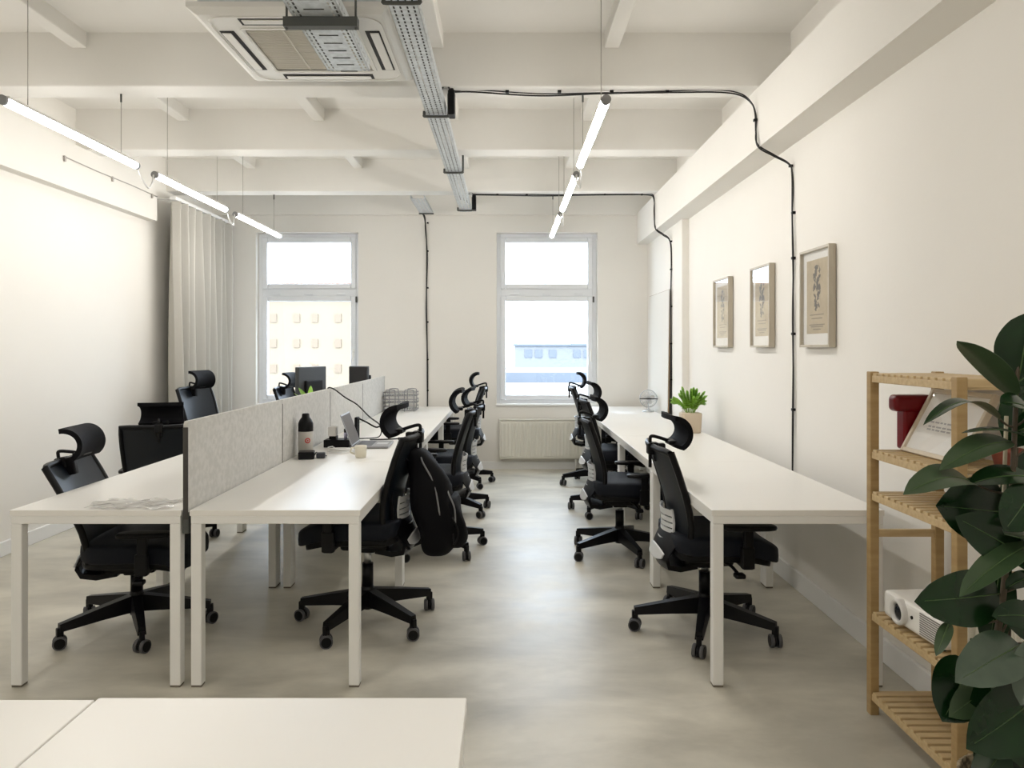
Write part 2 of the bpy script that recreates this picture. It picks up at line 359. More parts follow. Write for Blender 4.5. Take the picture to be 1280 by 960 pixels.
for k in range(5): m.tube(spline([(-.044+k*.021+random.uniform(-.008, .008), y*.56, .012+random.uniform(0, .006)) for y in range(12)]), .007, 6)
m.obj('cable_bundle', CABLE, t1)
for by in (1.6, 3.1, 4.62, 6.10, 7.78):                 # hooks screwed into the beams
    pts = spline([(-.075, by-1.2, .02), (-.075, by-1.2, -.004), (-.065, by-1.2, -.012), (.065, by-1.2, -.012), (.075, by-1.2, -.003), (.077, by-1.2, .03), (.077, by-1.2, ZB-2.866)], 4)
    MB().tube(pts, .009, 8).obj('tray_hook', DSTEEL, t1)
t2 = tray(-.79, 1.2, 3.72, 2.80, .21, (-.09, -.07, .07, .09), 'wide steel cable tray ending under the air conditioner')
m = MB()
for k in range(30): m.box(-.042, .042, .05+k*.085, .05+k*.085+.006, -.002, .001)
m.obj('cross_slot', DARKG, t2)
m = MB()
for k in range(3): m.tube(spline([(-.07+k*.03, y*.5, .012) for y in range(6)]), .008, 6)
m.tube([(.08, 0, .012), (.08, 2.4, .012)], .008, 6); m.tube([(-.085, 0, .012), (-.085, 2.4, .012)], .008, 6)
m.obj('cable_bundle', CABLE, t2)
m = MB().box(-.145, .165, 1.90, 1.94, -.042, -.002)
m.obj('tray_strut', DSTEEL, t2)
for x in (-.135, .155): MB().cyl((x, 1.92, -.05), (x, 1.92, ZC-2.80), .005, n=8).obj('threaded_rod', DSTEEL, t2)
t3 = tray(-.93, 7.7, 8.62, 2.965, .15, (-.05, -.017, .017, .05), 'short steel cable tray above the wall between the windows', .03)
MB().box(-.085, .085, .84, .862, -.012, .0).obj('tray_strut', DSTEEL, t3)
# ------------------------------------------------------------------ power boxes and black cables with clips
def run(label, pts, r=.0052, twin=True, clips=(), name='power_cable', n=7):
    t = empty(name, pts[0], label=label, category='cable')
    o = Vector(pts[0]); pp = [Vector(p)-o for p in spline(pts, n)]
    MB().tube(pp, r, 8).obj('sheath', CABLE, t)
    if twin:
        MB().tube([p+Vector((.006*math.sin(i*.35), .006*math.sin(i*.35), .010+.004*math.sin(i*.21))) for i, p in enumerate(pp)], r*.8, 8).obj('sheath', CABLE, t)
    cm = MB().rbox(-.011, .011, -.011, .011, -.008, .008, .003).mesh('clip', BLK)
    for c in clips: put('clip', cm, t, Vector(c)-o)
    return t
def wall_clip(p, d): return p
yb = 4.56
k1 = [(-.33, yb, 2.985), (-.2, yb, 2.985), (.2, yb, 2.962), (.6, yb, 2.976), (1.0, yb, 2.982), (1.28, yb, 2.984), (1.42, yb-.005, 2.965), (1.49, yb-.02, 2.91), (1.508, yb-.035, 2.84), (1.508, yb-.05, 2.72), (1.515, yb-.07, 2.63), (1.60, yb-.09, 2.57), (1.685, yb-.11, 2.515), (1.70, yb-.12, 2.45), (1.697, yb-.13, 2.2), (1.70, yb-.14, 1.9), (1.696, yb-.14, 1.6), (1.70, yb-.14, 1.2), (1.698, yb-.13, .60)]
run('black cable pair from ceiling tray past the framed pictures down to the desk', k1, clips=[(x, yb, 2.987) for x in (.0, .32, .64, .98)]+[(1.507, yb-.04, 2.80), (1.696, yb-.11, 2.505)]+[(1.70, yb-.14, z) for z in (2.22, 1.95, 1.50, 1.05)])
yb = 7.62
k2 = [(-.33, yb, 2.985), (0, yb, 2.98), (.4, yb, 2.974), (.8, yb, 2.982), (1.2, yb, 2.986), (1.44, yb, 2.984), (1.50, yb, 2.95), (1.506, yb-.01, 2.80), (1.515, yb-.01, 2.64), (1.58, yb-.08, 2.56), (1.63, yb-.16, 2.49), (1.636, yb-.2, 2.3), (1.632, yb-.2, 1.9), (1.636, yb-.2, 1.4), (1.634, yb-.2, .6)]
run('black cable from ceiling tray down the pilaster by leaning board', k2, .0065, True, clips=[(x, yb, 2.987) for x in (-.1, .2, .6, 1.0, 1.38)]+[(1.634, yb-.2, z) for z in (2.48, 2.2, 1.83, 1.46, 1.1)])
k3 = [(-.97, 8.55, 2.96), (-.955, 8.63, 2.90), (-.95, 8.70, 2.78), (-.94, 8.705, 2.5), (-.945, 8.708, 2.0), (-.938, 8.708, 1.5), (-.935, 8.708, 1.0), (-.93, 8.708, .55)]
run('black cable running down the back wall between the two windows', k3, .0075, True, clips=[(-.93, 8.706, z) for z in (2.88, 2.55, 2.12, 1.72, 1.28, .92)])
for y, nm in ((4.53, 'nearer the air conditioner'), (7.62, 'at the window end of the tray')):
    t = empty('power_box', (-.338, y, 2.90), label='black power outlet box on the cable tray %s' % nm, category='outlet box')
    MB().rbox(-.02, .02, -.05, .05, -.075, .075, .006).obj('box', BLK, t); MB().cyl((0, 0, .075), (0, 0, .097), .012, n=10).obj('gland', BLK, t)
    MB().tube(spline([(-.005, -.02, .07), (-.03, -.03, .115), (-.06, -.02, .08), (-.075, 0, .0)]), .007, 6).obj('lead', CABLE, t)
m = MB().tube(spline([P(106, 202, 4.88), P(125, 212, 5.05), P(160, 230, 5.6), P(200, 249, 6.4)]), .006, 6)
# thin cable pinned along the left soffit
t = empty('thin_cable', (-3.34, 5.6, 2.86), label='thin grey cable pinned along the soffit towards the curtain', category='cable')
MB().tube([(0, -.0, 0), (0, .5, -.004), (0, 1.0, .004), (0, 1.5, 0)], .0045, 6).obj('sheath', mat('grey cable', (.42, .39, .36), .6), t)
for y in (.02, .7, 1.4): MB().rbox(-.006, .006, y-.01, y+.01, -.035, .008, .003).obj('clip', mat('grey cable', (0, 0, 0)), t)
# ------------------------------------------------------------------ radiator under the window
ra = empty('radiator', (.395, 8.66, .13), label='cream ribbed panel radiator under the window at end of aisle', category='radiator')
MB().rbox(-.485, .485, -.035, .02, 0, .45, .012).obj('panel', RADI, ra)
m = MB()
for k in range(23): x = -.455+k*.0414; m.rbox(x-.011, x+.011, -.048, -.034, .03, .42, .006)
m.obj('ribs', RADI, ra)
m = MB().box(-.49, .49, -.045, .03, .45, .458); m.obj('top_grille', RADI, ra)
m = MB().cyl((.455, -.01, -.13), (.455, -.01, .0), .011, n=10); m.cyl((.40, -.01, -.13), (.40, -.01, .0), .011, n=10); m.obj('pipe', WHITE, ra)
MB().rbox(.44, .47, -.03, .01, -.05, -.01, .006).obj('valve', WHITE, ra)
for x in (-.3, .3): MB().box(x-.02, x+.02, .02, .058, .08, .38).obj('bracket', WHITE, ra)
# ------------------------------------------------------------------ curtain in the corner
cu = empty('curtain', (-3.2, 7.9, 0), label='pleated grey linen curtain hanging in the corner by the window', category='curtain')
def cfn(u, v):
    y = -.74+1.40*u; z = .03+2.80*v
    a = .095*(1-.3*v)
    ph = u*17*PI+.9*math.sin(u*9)
    return Vector((a*math.sin(ph)+.012*math.sin(v*5+u*30)-.02, y+.012*math.cos(ph)+.01*math.sin(v*3+u*17), z))
MB().slab(cfn, lambda u, v: (1, 0, 0), .004, 150, 14).obj('cloth', LINEN, cu)
MB().slab(lambda u, v: cfn(u, .975+.026*v)+Vector((-.004, 0, 0)), lambda u, v: (1, 0, 0), .012, 150, 1).obj('heading_tape', LINEN, cu)
MB().rbox(-.04, .02, -.76, .78, 2.84, 2.872, .004).obj('curtain_rail', TRIM, cu)
for y in (-.6, 0, .6): MB().box(-.24, -.0, y-.012, y+.012, 2.872, 2.884).obj('rail_bracket', TRIM, cu)
# ------------------------------------------------------------------ desks
DK = {}
def desk(x0, x1, y0, y1, label, group, ztop=.74):
    k = (round(x1-x0, 3), round(y1-y0, 3))
    W, L = k
    if k not in DK:
        lm = MB().rbox(-.0225, .0225, -.0225, .0225, .008, .682, .004).mesh('leg', DESKM)
        fm = MB().rbox(-.021, .021, -.021, .021, 0, .008, .002).mesh('foot', FOOT)
        DK[k] = (MB().rbox(-W/2, W/2, -L/2+.001, L/2-.001, .715, .74, .0025).mesh('tabletop', DESK), lm, fm,
                 MB().rbox(-W/2+.005, W/2-.005, -.0225, .0225, .682, .715, .003).mesh('cross_rail', DESKM),
                 MB().rbox(-.0225, .0225, -L/2+.047, L/2-.047, .682, .715, .003).mesh('side_rail', DESKM))
    top, lm, fm, cr, sr = DK[k]
    t = empty('office_desk', ((x0+x1)/2, (y0+y1)/2, ztop-.74), label=label, category='desk', group=group)
    put('tabletop', top, t)
    for sx in (-1, 1):
        put('side_rail', sr, t, (sx*(W/2-.0275), 0, 0))
        for sy in (-1, 1):
            l = put('leg', lm, t, (sx*(W/2-.0275), sy*(L/2-.0245), 0)); put('foot', fm, l)
    for sy in (-1, 1): put('cross_rail', cr, t, (0, sy*(L/2-.0245), 0))
    return t
DY = [3.10, 4.43, 5.74, 7.18, 8.60]
DL = ['white desk beside the divider with the backpack chair pulled up to it', 'white desk holding the laptop, mug and black-capped bottle', 'white desk between the laptop desk and the letter tray desk', 'white desk by the window wall carrying wire letter trays']
DW = ['white end desk behind divider with crumpled clear film on it', 'white desk behind the divider, next after the film-covered end desk', 'white desk behind the divider, before the monitor desk', 'white desk behind the divider under the window, with black monitors']
DR = ['white end desk along the picture wall beside slatted bamboo shelf', 'white desk along the picture wall, next to the shelf-side end desk', 'white desk on picture wall carrying the bright green potted plant', 'white desk in the window corner by the leaning board']
for i in range(4):
    desk(-1.325, -.612, DY[i], DY[i+1], DL[i], 'desks on the aisle side of the divider')
    desk(-2.075, -1.358, DY[i], DY[i+1], DW[i], 'desks on the curtain side of the divider')
    desk(.853, 1.573, DY[i], DY[i+1], DR[i], 'desks along the picture wall')
desk(-.79, -.078, .10, 1.44, 'white tabletop in the foreground with a free corner at the aisle', 'desks at the room entrance')
desk(-1.505, -.793, .10, 1.432, 'white tabletop in foreground butted against another, farther from the aisle', 'desks at the room entrance')
PY = [3.10, 4.41, 5.60, 6.86, 8.11]
pl = ['at the open desk end with dark edge strip', 'behind the black-capped bottle', 'behind the open laptop, cable over its top', 'nearest the windows beside the letter trays']
for i in range(4):
    t = empty('divider_panel', (-1.3415, (PY[i]+PY[i+1])/2, .70), label='grey felt desk divider panel %s' % pl[i], category='divider', group='felt desk dividers')
    L = PY[i+1]-PY[i]-.006
    bm = bmesh.new(); bmesh.ops.create_cube(bm, size=1)
    for v in bm.verts: v.co = Vector((v.co.x*.018, v.co.y*L, .205+v.co.z*.41))
    es = [e for e in bm.edges if abs(e.verts[0].co.y-e.verts[1].co.y) < 1e-6 and abs(e.verts[0].co.z-e.verts[1].co.z) < 1e-6 and e.verts[0].co.z > .3]
    bmesh.ops.bevel(bm, geom=es, offset=.02 if i == 0 else .004, segments=5, affect='EDGES', profile=.5)
    me = bpy.data.meshes.new('felt_board'); bm.to_mesh(me); bm.free(); me.materials.append(FELT); put('felt_board', me, t)
    MB().rbox(-.0105, .0105, -L/2-.003, -L/2+.004, .0, .385, .002).obj('edge_strip', FELTE, t)
    for s in (-1, 1):
        MB().rbox(-.013, .013, s*(L/2-.12)-.02, s*(L/2-.12)+.02, -.04, .035, .003).obj('clamp', DSTEEL, t)
    if i == 0: MB().rbox(-.014, .014, -L/2+.0, -L/2+.03, -.06, .03, .005).obj('end_clamp', DSTEEL, t)
# ------------------------------------------------------------------ office chairs (forward is +x)
def chair_parts():
    Q = {}
    Q['hub'] = MB().lathe([(0, .075), (.03, .075), (.038, .10), (.038, .165), (.03, .19), (.024, .20), (.0, .20)], 16).mesh('hub', BLK)
    m = MB()
    vs = []
    for x, hw, z0, z1 in ((.02, .030, .095, .178), (.17, .026, .092, .152), (.352, .019, .082, .118)):
        vs += [(x, -hw, z0), (x, hw, z0), (x, hw*.8, z1), (x, -hw*.8, z1)]
    m.add(vs, [(i*4+k, i*4+(k+1) % 4, i*4+4+(k+1) % 4, i*4+4+k) for i in range(2) for k in range(4)]+[(3, 2, 1, 0), (8, 9, 10, 11)])
    m.rbox(.334, .364, -.012, .012, .058, .10, .004)
    Q['leg'] = m.mesh('leg', BLK)
    m = MB()
    for s in (-1, 1):
        m.cyl((0, s*.010, .031), (0, s*.026, .031), .031, n=18, mi=1); m.cyl((0, s*.0255, .031), (0, s*.028, .031), .024, n=18, mi=0)
    m.cyl((0, -.009, .031), (0, .009, .031), .027, n=14, mi=0); m.rbox(-.014, .014, -.008, .008, .03, .065, .003)
    Q['caster'] = m.mesh('caster', [BLK, TYRE])
    Q['column'] = MB().cyl((0, 0, .19), (0, 0, .30), .029, n=16).cyl((0, 0, .30), (0, 0, .37), .019, n=16, mi=1).mesh('gas_column', [BLK, STEEL])
    def sd(p):
        if p.x > .1: p.z -= ((p.x-.1)/.2)**2*.05
        if p.z > .46: p.z += .012*min(1, (p.y/.22)**2)-.006
        if p.x < -.1: p.z += ((-.1-p.x)/.1)**2*.012
        return p
    Q['seat'] = MB().sup((.055, 0, .485), (.255, .25, .05), .35, .35, 40, 16, deform=sd).mesh('seat', NAVY)
    Q['seat_shell'] = MB().sup((.04, 0, .435), (.235, .225, .028), .3, .3, 32, 10, deform=sd).mesh('seat_shell', BLK)
    Q['mechanism'] = MB().rbox(-.13, .12, -.10, .10, .355, .425, .02, 3).rbox(-.05, .05, -.05, .05, .335, .36, .01).mesh('mechanism', BLK)
    Q['lever'] = MB().tube(spline([(.06, -.10, .385), (.08, -.16, .38), (.09, -.22, .365)]), .008, 8).rbox(.07, .12, -.262, -.215, .345, .368, .008).mesh('lever', BLK)
    def bx(z):
        ks = [(.42, -.185), (.50, -.168), (.58, -.165), (.66, -.178), (.74, -.200), (.84, -.232), (.95, -.272)]
        for (a, b), (c, d) in zip(ks, ks[1:]):
            if z <= c: t = (z-a)/(c-a); return b+(d-b)*t
        return ks[-1][1]
    def hw(z): return .205+.04*math.sin(min(1, max(0, (z-.42)/.53))*PI*.62)
    def bp(u, v, off=0, inset=0):
        z = .45+inset+(.485-2*inset)*v; h_ = hw(z)-inset; y = (2*u-1)*h_
        return Vector((bx(z)+.036*(2*u-1)**2+off, y, z))
    Q['backrest'] = MB().slab(lambda u, v: bp(u, v, -.006, .008), lambda u, v: (1, 0, .2), .012, 14, 14).mesh('backrest', MESH)
    loop = [bp(u/10, 1) for u in range(11)]+[bp(1, 1-v/10) for v in range(1, 11)]+[bp(1-u/10, 0) for u in range(1, 11)]+[bp(0, v/10) for v in range(1, 11)]
    loop[0:1] = [bp(.03, .985)]; loop[9] = bp(.97, .985) if False else loop[9]
    Q['frame'] = MB().tube(loop, .0165, 8, caps=False).mesh('back_frame', BLK)
    m = MB()
    for z0, z1 in ((.605, .635), (.575, .597), (.548, .568), (.522, .541), (.497, .515)):
        m.slab(lambda u, v: Vector((bx(z0+(z1-z0)*v)-.05+.03*(2*u-1)**2, (2*u-1)*(.115-.25*(.62-z0-(z1-z0)*v)*.3), z0+(z1-z0)*v)), lambda u, v: (1, 0, 0), .008, 8, 1)
    m.slab(lambda u, v: Vector((bx(.46)-.055+.03*(2*u-1)**2, (2*u-1)*.108, .455+.036*v)), lambda u, v: (1, 0, 0), .008, 8, 1)
    for s in (-1, 1):
        m.slab(lambda u, v: Vector((bx(.45+.19*v)-.022, s*(.106+.012*u-.006), .45+.19*v)), lambda u, v: (1, 0, 0), .010, 1, 6)
    Q['lumbar'] = m.mesh('lumbar_support', GREY)
    m = MB()
    def br(u, v):
        pts = [(-.215, .52), (-.245, .455), (-.262, .40), (-.235, .352), (-.16, .335), (-.06, .345)]
        k = min(4, int(v*5)); t = v*5-k; a, b = pts[k], pts[k+1]
        h_ = .19-.10*v
        return Vector((a[0]+(b[0]-a[0])*t+.05*(2*u-1)**2*(1-v), (2*u-1)*h_, a[1]+(b[1]-a[1])*t))
    m.slab(br, lambda u, v: (.75*(1-v), 0, .4+.6*v), .03, 10, 15)
    Q['bracket'] = m.mesh('back_bracket', BLK)
    m = MB()
    m.slab(lambda u, v: br(.10+.80*u, .20+.24*v+.16*(2*u-1)**2*(.6-v))+Vector((-.003, 0, 0)), lambda u, v: (-1, 0, -.2), .007, 12, 8)
    Q['cover'] = m.mesh('bracket_cover', GREY)
    m = MB().rbox(-.29, -.235, -.028, .028, .895, .955, .008); m.rbox(-.26, -.20, -.02, .02, .86, .95, .008)
    m.tube(spline([(-.275, 0, .83), (-.275, 0, .90), (-.275, 0, .965), (-.268, 0, .985), (-.23, 0, .978), (-.17, 0, .958)], 5), .0085, 8)
    m.rbox(-.19, -.135, -.05, .05, .945, .967, .006)
    Q['hbracket'] = m.mesh('headrest_bracket', BLK)
    def hp(u, v):
        a = math.radians(-62+150*v); y = (2*u-1)*(.148-.012*math.sin(v*PI))
        return Vector((-.205+.092*math.cos(a)+.018*(2*u-1)**2, y, 1.01+.088*math.sin(a)))
    Q['headrest'] = MB().slab(hp, lambda u, v: (-math.cos(math.radians(-62+150*v)), 0, -math.sin(math.radians(-62+150*v))), .024*1, 12, 18).mesh('headrest', BLKM)
    m = MB().sup((.13, 0, .592), (.125, .042, .013), .4, .5, 24, 8); Q['pad'] = m.mesh('arm_pad', BLK)
    m = MB().rbox(.10, .145, -.014, .014, .44, .585, .006, M=Matrix.Shear('XZ', 4, (0.0, 0.0))); m.rbox(.09, .15, -.018, .018, .40, .50, .006); m.box(.10, .14, -.10, .012, .398, .42)
    Q['arm'] = m.mesh('armrest', BLK)
    m = MB().rbox(.10, .145, -.014, .014, .44, .585, .006); m.rbox(.09, .15, -.018, .018, .40, .50, .006); m.box(.10, .14, -.012, .10, .398, .42)
    Q['arm2'] = m.mesh('armrest', BLK)
    return Q
Q = chair_parts()
def chair(x, y, yaw, phase, up, label, group, tilt=0):
    Rt = Matrix.Rotation(math.radians(-tilt), 3, 'Y'); pv = Vector((-.15, 0, .42)); lt_ = pv-Rt @ pv+Vector((0, 0, up)); rt_ = (0, math.radians(-tilt), 0)
    t = empty('office_chair', (x, y, 0), math.radians(yaw), label=label, category='chair', group=group)
    put('hub', Q['hub'], t)
    for k in range(5):
        a = math.radians(phase+72*k-yaw)
        l = put('leg', Q['leg'], t, rot=(0, 0, a))
        put('caster', Q['caster'], l, (.349, 0, 0), (0, 0, random.uniform(-1.2, 1.2)))
    c = put('gas_column', Q['column'], t); c.scale.z = 1+up*2; c.location.z = -.19*2*up
    dz = (0, 0, up)
    for nm, key in (('seat', 'seat'), ('seat_shell', 'seat_shell'), ('mechanism', 'mechanism'), ('lever', 'lever'), ('back_bracket', 'bracket')): put(nm, Q[key], t, dz)
    b = put('backrest', Q['backrest'], t, lt_, rt_); put('back_frame', Q['frame'], b); put('lumbar_support', Q['lumbar'], b, label='light grey slatted lumbar support')
    put('bracket_cover', Q['cover'], t, dz, label='light grey bracket cover')
    hd = put('headrest', Q['headrest'], t, lt_, rt_); put('headrest_bracket', Q['hbracket'], hd)
    for s, key in ((-1, 'arm2'), (1, 'arm')):
        a_ = put('armrest', Q[key], t, (0, s*.275, up)); put('arm_pad', Q['pad'], a_)
    return t
GA, GB, GC = 'chairs along the picture wall desks', 'chairs on the aisle side of the divider', 'chairs on the curtain side of the divider'
chair(.99, 3.73, 1.5, 179, -.01, 'black mesh office chair at the end desk beside the bamboo shelf', GA)
chair(.775, 5.13, 0, 139, -.01, 'black mesh office chair, second along the picture wall from the shelf', GA)
chair(.89, 6.42, 2, 160, .03, 'black mesh office chair at the potted plant desk', GA)
chair(.92, 7.72, -6, 190, .07, 'black mesh office chair at window corner desk in front of radiator', GA)
chair(-.72, 3.84, 176, 175, .035, 'black mesh office chair with the black backpack hanging from its back', GB)
chair(-.50, 5.22, 182, 23, .035, 'black mesh office chair at the laptop desk', GB)
chair(-.48, 6.42, 178, 30, -.02, 'black mesh office chair between the laptop desk and letter tray desk', GB)
chair(-.49, 7.74, 184, 20, .065, 'black mesh office chair at the letter tray desk', GB)
chair(-1.872, 3.76, 7, 12, -.055, 'black mesh office chair behind the end desk with crumpled film', GC, 10.5)
chair(-2.46, 5.35, 106, 40, -.06, 'black mesh office chair turned with its back to the entrance, curtain side', GC)
chair(-2.68, 6.85, -12, 40, .11, 'black mesh office chair in front of the linen curtain', GC)
chair(-2.14, 7.85, -5, 40, .06, 'black mesh office chair behind the monitor under the window', GC)
# ------------------------------------------------------------------ backpack hung on the chair
bk = empty('backpack', (-.40, 3.80, .385), math.radians(4), label='black backpack hanging from the back of an office chair', category='backpack')
def bd(p):
    z = (p.z-.25)/.26
    p.y *= 1-.22*max(0, z)**2; p.x = p.x*(1-.25*max(0, z)**2)-.05*z+.012*math.sin(p.z*23+p.y*14)+.02*(1-z*z)
    p.y += .008*math.sin(p.z*31)
    return p
MB().sup((0, 0, .25), (.105, .15, .27), .6, .65, 40, 26, deform=bd).obj('bag_body', BLKM, bk)
MB().sup((.095, 0, .15), (.05, .12, .13), .5, .55, 32, 16, deform=lambda p: bd(p)).obj('front_pocket', BLKM, bk)
m = MB().tube(spline([(.135, -.125, .16), (.13, -.13, .24), (.10, -.10, .31), (.09, 0, .335), (.10, .10, .31), (.13, .13, .24)]), .004, 6); m.obj('zip', mat('zip grey', (.20, .20, .21), .4), bk)
m = MB().tube(spline([(.06, -.145, .20), (.03, -.142, .36), (-.03, -.10, .47), (-.04, 0, .51), (-.03, .10, .47)]), .004, 6); m.obj('zip', MATS['zip grey'], bk)
m = MB().tube(spline([(-.085, -.035, .475), (-.105, -.03, .545), (-.105, .0, .575), (-.105, .03, .545), (-.085, .035, .475)]), .009, 8); m.obj('handle', BLK, bk)
for s in (-1, 1):
    pts = spline([(-.11, s*.06, .47), (-.15, s*.085, .50), (-.185, s*.10, .42), (-.185, s*.11, .26), (-.165, s*.12, .12), (-.10, s*.125, .04)], 6)
    m = MB()
    def sf(u, v):
        i = min(len(pts)-2, int(v*(len(pts)-1))); t_ = v*(len(pts)-1)-i
        return pts[i].lerp(pts[i+1], t_)+Vector((0, (u-.5)*.055*(1 if v < .7 else .5), 0))
    m.slab(sf, lambda u, v: (1, 0, 0), .014, 3, 24); m.obj('strap', BLKM, bk)
m = MB().tube(spline([(.12, -.155, .20), (.15, -.17, .13), (.13, -.17, .07), (.125, -.165, .12)]), .004, 6); m.obj('drawcord', BLK, bk)
# ------------------------------------------------------------------ things on the divider desks
ZT = .7405
b = empty('water_bottle', (-1.262, 4.66, ZT), label='grey insulated bottle with black cap and red round emblem on desk', category='bottle')
MB().lathe([(0, 0), (.042, 0), (.046, .005), (.046, .155), (.044, .158), (0, .158)], 28).obj('body', mat('bottle grey', (.50, .48, .44), .45), b)
MB().lathe([(.0465, .155), (.0465, .19), (.046, .205), (.038, .225), (.024, .243), (.022, .262), (.018, .266), (0, .266)], 28).obj('cap', BLK, b)
m = MB()
for k in range(20):
    a0, a1 = k*2*PI/20, (k+1)*2*PI/20
    def q(a, r): th = -1.05+r*math.cos(a)/.046; return (.0466*math.cos(th), .0466*math.sin(th), .10+r*math.sin(a))
    m.add([q(a0, .010), q(a0, .017), q(a1, .017), q(a1, .010)], [(0, 1, 2, 3)])
    m.add([q(a0, 0), q(a0, .005), q(a1, .005)], [(0, 1, 2)])
m.obj('emblem', mat('red emblem', (.50, .03, .03), .5), b)
b = empty('power_adapter', (-1.20, 4.555, ZT), math.radians(12), label='black power adapter brick with plug beside the bottle', category='adapter')
MB().rbox(-.075, .02, -.05, .05, 0, .045, .006).obj('brick', BLK, b)
MB().rbox(.03, .085, -.025, .025, .002, .035, .008).obj('plug', mat('dark blue plastic', (.03, .035, .05), .35), b)
MB().tube(spline([(.02, 0, .02), (.03, .04, .03), (.05, .05, .012), (.08, .06, .006), (.09, .02, .01)]), .004, 6).obj('lead', BLK, b)
b = empty('docking_station', (-1.155, 5.10, ZT), label='flat black docking box behind the white cable coil', category='dock')
MB().rbox(-.09, .08, -.06, .06, 0, .052, .004).obj('body', BLK, b)
MB().rbox(-.06, -.01, -.03, .03, .052, .075, .004).obj('top_box', BLK, b)
b = MB().rbox(-.028, .028, -.028, .028, 0, .065, .006).obj('charger_cube', WHITE, None, loc=(-1.19, 5.08, ZT+.0755), label='cream charger cube on top of the docking box', category='charger')
b = empty('glue_stick', (-1.105, 5.09, ZT+.0525), label='small purple stick with dark cap standing on docking box', category='stick')
MB().lathe([(0, 0), (.012, 0), (.012, .045), (0, .045)], 14).obj('body', mat('pale violet', (.42, .40, .55), .4), b); MB().lathe([(.012, .045), (.0125, .07), (0, .072)], 14).obj('cap', BLK, b)
lp = empty('laptop', (-.925, 5.15, ZT), math.radians(2), label='open grey laptop on the desk behind the mug', category='laptop')
MB().rbox(-.12, .12, -.16, .16, .002, .016, .005).obj('base', ALU, lp)
MB().box(-.10, .005, -.14, .14, .0162, .017).obj('keyboard', mat('keyboard dark', (.09, .09, .10), .5), lp)
MB().box(.025, .10, -.05, .05, .0162, .0168).obj('touchpad', mat('touchpad grey', (.5, .5, .51), .35), lp)
Ml = Matrix.Translation((-.118, 0, .014)) @ Matrix.Rotation(math.radians(-20), 4, 'Y')
sc = MB().rbox(-.006, .0, -.16, .16, 0, .225, .003, M=Ml).obj('screen', ALU, lp)
MB().box(0, .001, -.15, .15, .012, .215, M=Ml).obj('display', mat('display grey', (.17, .16, .155), .7, spec=.1), sc)
m = MB().cyl((-.118, -.13, .012), (-.118, .13, .012), .006, n=10); m.obj('hinge', DSTEEL, lp)
b = empty('mug', (-.905, 4.60, ZT), label='small cream mug on the desk in front of the laptop', category='mug')
MB().lathe([(0, .002), (.030, 0), (.034, .006), (.037, .072), (.034, .073), (.031, .012), (0, .010)], 24).obj('cup', mat('cream glaze', (.74, .70, .58), .3), b)
MB().tube(spline([(-.036, 0, .06), (-.058, 0, .055), (-.062, 0, .032), (-.036, 0, .018)]), .005, 8).obj('handle', MATS['cream glaze'], b)
pts = []
for k in range(60):
    a = k*.42; pts.append((-1.075+(.10-.0006*k)*math.cos(a)+.004*math.sin(k), 4.83+(.055-.0004*k)*math.sin(a)*1.2, ZT+.006+.0012*k*.25+(.025*max(0, math.sin(k*.1047))if 20 < k < 40 else 0)))
MB().tube(pts, .0035, 6).obj('charging_cable', WCAB, label='white charging cable coiled on desk between bottle and laptop', category='cable')
t = empty('headset_stand', (-1.10, 5.45, ZT), label='black metal loop stand behind the laptop', category='stand')
m = MB(); m.rbox(-.012, .012, -.035, -.02, 0, .17, .003); m.rbox(-.012, .012, .02, .035, 0, .17, .003); m.rbox(-.012, .012, -.035, .035, .155, .17, .003); m.rbox(-.012, .012, -.035, .035, 0, .012, .003)
m.obj('loop', BLK, t)
MB().tube(spline([(0, 0, .165), (.06, .01, .135), (.13, .02, .095), (.165, .02, .10)]), .006, 8).obj('arm', BLK, t)
MB().tube(spline([(.165, .02, .10), (.175, .02, .06), (.15, .02, .02), (.05, .01, .012), (0, 0, .012)]), .004, 8).obj('lead', BLK, t)
pts = spline([(-1.36, 5.60, 1.09), (-1.342, 5.60, 1.118), (-1.30, 5.62, 1.10), (-1.22, 5.62, 1.04), (-1.13, 5.60, .99), (-1.03, 5.55, .905), (-.945, 5.47, .86), (-.935, 5.47, .835)], 6)
MB().tube(pts, .0055, 8).obj('monitor_cable', CABLE, label='black cable arching over the top of the felt divider', category='cable')
pts = spline([(-1.0, 5.42, ZT+.008), (-.92, 5.45, ZT+.006), (-.84, 5.46, ZT+.008), (-.72, 5.5, ZT+.012)], 6)
m = MB().tube(pts, .005, 8); m.tube([pts[-5], pts[-1]], .009, 8); m.obj('usb_cable', CABLE, label='thin dark cable lying across the desk behind the laptop', category='cable')
lt = empty('letter_tray', (-1.145, 8.05, ZT), label='three tier grey wire letter tray by the back wall', category='letter tray')
for k in range(3):
    z = .015+k*.075; m = MB()
    for a, c in (((-.17, -.13), (.17, -.13)), ((.17, -.13), (.17, .13)), ((.17, .13), (-.17, .13)), ((-.17, .13), (-.17, -.13))):
        m.cyl((*a, z), (*c, z), .006, n=6); m.cyl((*a, z+.035), (*c, z+.035), .005, n=6)
    for i in range(14): m.cyl((-.17+i*.0262, -.13, z), (-.17+i*.0262, .13, z), .003, n=4)
    for x in (-.17, 0, .17):
        for y in (-.13, .13): m.cyl((x, y, z), (x, y, z+.035), .002, n=4)
    m.obj('tray', ALU, lt)
for x in (-.1, .1):
    for y in (-.12, .12): MB().tube(spline([(x-.05, y, 0), (x-.05, y, .20), (x-.03, y, .228), (x+.03, y, .228), (x+.05, y, .20), (x+.05, y, 0)], 4), .005, 6).obj('upright', ALU, lt)
